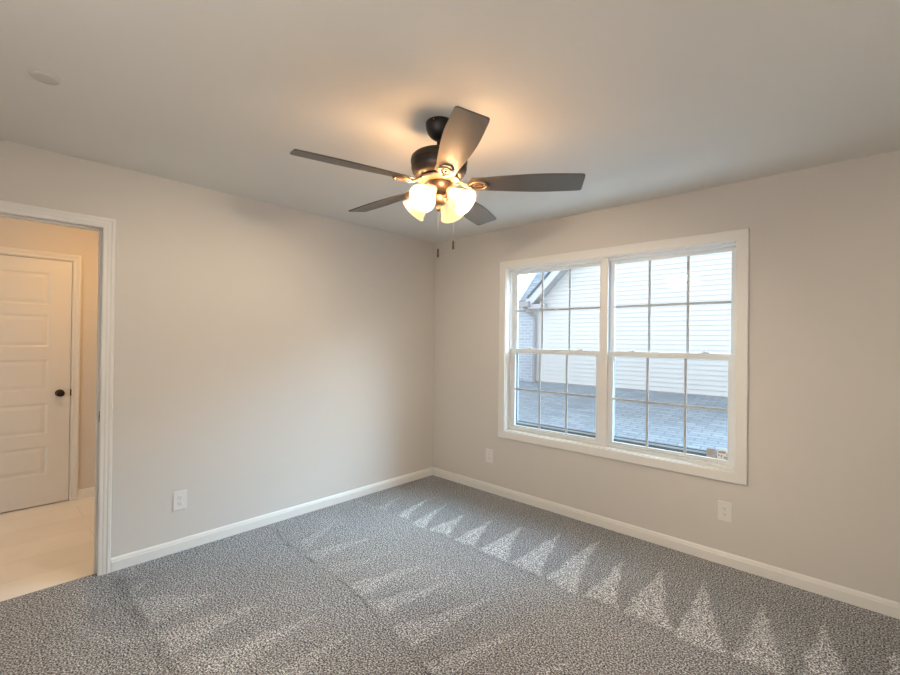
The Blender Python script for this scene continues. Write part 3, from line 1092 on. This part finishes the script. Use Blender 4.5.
# ------------------------------------------------------------------ outdoors
YS = 6.5
b = MB(); b.box(-30, 30, 0.6, 60, -3.3, -3.2)
struct(b.build('ground', MAT['ground']), 'winter lawn far below the window', 'ground')

house = empty('neighbouring_house', (-0.8, YS, -3.2))
tag(house, 'house with pale lap siding gable seen through the window', 'house')
SX0, SX1 = -2.80, 3.6
EZ = 2.30
SL = 0.955                                   # rake slope
def rake_z(x):                               # underside of the roof along the wall plane
    return 2.53 + SL * (x + 2.58)
xm = (SX0 + SX1) / 2
def left_x(z):
    return SX0 if z <= rake_z(SX0) else -2.58 + (z - 2.53) / SL
b = MB()
c = 0.098
z = -3.2 + 0.0
z = 0.30 - c * 36
RID = rake_z(xm)
while z < RID:
    z1 = min(z + c, RID - 0.001)
    a0, a1 = left_x(z), left_x(z1)
    bx0, bx1 = SX1 + SX0 - a0, SX1 + SX0 - a1
    if bx1 - a1 > 0.01:
        b.poly([(a0, YS - .020, z), (bx0, YS - .020, z), (bx1, YS - .002, z1), (a1, YS - .002, z1)])
        b.poly([(a0, YS - .020, z), (bx0, YS - .020, z), (bx0, YS, z), (a0, YS, z)])
    z += c
b.poly([(SX0, YS + .05, -3.2), (SX1, YS + .05, -3.2), (SX1, YS + .05, rake_z(SX0)), (xm, YS + .05, RID), (SX0, YS + .05, rake_z(SX0))])
b.build('siding_wall', MAT['siding'], house)
# gable roof slab with overhang towards us
OH = 0.30
def slab(x0, z0, x1, z1, ya, yb, th, mb):
    d = Vector((x1 - x0, 0, z1 - z0)).normalized()
    n_ = Vector((-d.z, 0, d.x))
    if n_.z < 0: n_ = -n_
    p = [Vector((x0, ya, z0)), Vector((x1, ya, z1)), Vector((x1, ya, z1)) + n_ * th, Vector((x0, ya, z0)) + n_ * th]
    mb.prism(p, (0, yb - ya, 0))
ex = -2.86
b = MB()
slab(ex, rake_z(ex) + .20, xm, RID + .20, YS - OH - .02, YS + 6, .05, b)
slab(SX1 + SX0 - ex, rake_z(ex) + .20, xm, RID + .20, YS - OH - .02, YS + 6, .05, b)
b.build('gable_roof', MAT['shingle'], house)
b = MB()
slab(ex, rake_z(ex) + .0, xm, RID + .0, YS - OH, YS - .02, .20, b)
slab(SX1 + SX0 - ex, rake_z(ex) + .0, xm, RID + .0, YS - OH, YS - .02, .20, b)
b.build('soffit', MAT['soffit'], house)
b = MB()
slab(ex, rake_z(ex) - .02, xm, RID - .02, YS - OH - .03, YS - OH, .19, b)
slab(SX1 + SX0 - ex, rake_z(ex) - .02, xm, RID - .02, YS - OH - .03, YS - OH, .19, b)
b.build('rake_fascia', MAT['ext_trim'], house)
b = MB()
slab(ex, rake_z(ex) + .215, xm, RID + .215, YS - OH - .06, YS - OH - .02, .045, b)
slab(SX1 + SX0 - ex, rake_z(ex) + .215, xm, RID + .215, YS - OH - .06, YS - OH - .02, .045, b)
b.build('drip_edge', MAT['spline'], house)
# boxed eave return
b = MB()
b.box(-2.88, -2.50, YS - OH - .02, YS - .02, 2.22, 2.34, .01)
b.build('eave_return', MAT['soffit'], house)
# brick side wing with roof and gutter
b = MB(); b.box(-3.9, SX0, YS - .03, YS + .3, -3.2, 2.42)
b.build('brick_wall', MAT['brick'], house)
b = MB()
hipL0, hipL1 = (-3.19, YS - .30, 2.44), (-3.36, YS + 1.2, 3.72)
b.prism([hipL0, (-2.86, YS - .30, 2.44), (-2.86, YS - .02, 2.68), (-1.6, YS + 1.2, 3.72), hipL1], (0, .03, -.06))
b.build('wing_roof', MAT['shingle'], house)
b = MB(); b.tube([hipL0, hipL1], .055, 8)
b.build('hip_cap', MAT['ext_trim'], house)
b = MB(); b.box(-3.20, -2.80, YS - .42, YS - .28, 2.27, 2.41, .015)
b.build('gutter', MAT['gutter'], house)
b = MB(); b.tube([(-2.98, YS - .34, 2.29), (-2.96, YS - .30, 2.22), (-2.84, YS - .12, 2.06), (-2.81, YS - .10, 1.96), (-2.81, YS - .10, .40), (-2.78, YS - .20, .36)], .045, 8)
b.build('downspout', MAT['gutter'], house)
b = MB(); b.box(-2.82, -2.765, YS - .035, YS + .01, -3.2, rake_z(-2.74))
b.build('corner_trim', MAT['ext_trim'], house)
b = MB(); b.box(-2.8, SX1, YS - .035, YS, 0.33, 0.40, .004)
b.build('wall_flashing', MAT['gutter'], house)

# lower roof between the houses
lr = empty('lower_roof', (0, 3.5, -0.1))
tag(lr, 'low blue-grey shingled roof below the window', 'roof')
def lower_z(y): return 0.375 - 0.15 * (YS - y)
b = MB(); b.prism([(-7, 1.2, lower_z(1.2)), (6.5, 1.2, lower_z(1.2)), (6.5, YS - .036, lower_z(YS)), (-7, YS - .036, lower_z(YS))], (0, 0, -.05))
b.build('shingles', MAT['shingle'], lr)
b = MB(); b.box(-7, 6.5, 1.17, 1.20, lower_z(1.2) - .2, lower_z(1.2) + .004)
b.box(-7, 6.5, 1.06, 1.17, lower_z(1.2) - .16, lower_z(1.2) - .03, .01)
b.build('fascia', MAT['ext_trim'], lr)
b = MB(); b.box(-6.9, 6.4, 1.5, YS - .1, -3.2, -3.0); b.box(-6.9, 6.4, 1.4, 1.5, -3.2, lower_z(1.5) - .05)
b.build('wall', MAT['siding'], lr)

b = MB(); b.box(-1.2, 5.2, 0.30, 2.0, 0.16, 0.22, .01)  # added out of view to bounce cool light onto the bedroom ceiling
b.build('added_bounce_cap', MAT['bounce_cap'], lr)
b = MB(); b.box(-1.2, 5.2, 0.30, 2.0, -3.2, 0.158)  # base under the added bounce cap
b.build('bounce_cap_wall', MAT['siding'], lr)
# bare tree beyond the roofs
def tree():
    m = MB()
    rg = random.Random(5)
    def branch(p, d, ln, r, depth):
        pts = [p]; rr = [r]
        q = p.copy(); dd = d.copy()
        for i in range(4):
            dd = (dd + Vector((rg.uniform(-.16, .16), rg.uniform(-.16, .16), rg.uniform(-.05, .12)))).normalized()
            q = q + dd * ln / 4
            pts.append(q.copy()); rr.append(r * (1 - .14 * (i + 1)))
        m.tube(pts, rr, 6)
        if depth == 0:
            return
        for k in range(3 if depth > 1 else 4):
            i = rg.choice((2, 3, 4))
            nd = (dd + Vector((rg.uniform(-.8, .8), rg.uniform(-.8, .8), rg.uniform(0, .5)))).normalized()
            branch(pts[i], nd, ln * rg.uniform(.55, .75), rr[i] * .6, depth - 1)
    branch(Vector((-9.0, 15, -3.2)), Vector((0, 0, 1)), 4.2, .16, 4)
    return m
tag(tree().build('bare_tree', MAT['bark']), 'bare pale tree against the sky beyond the hip roof', 'tree')
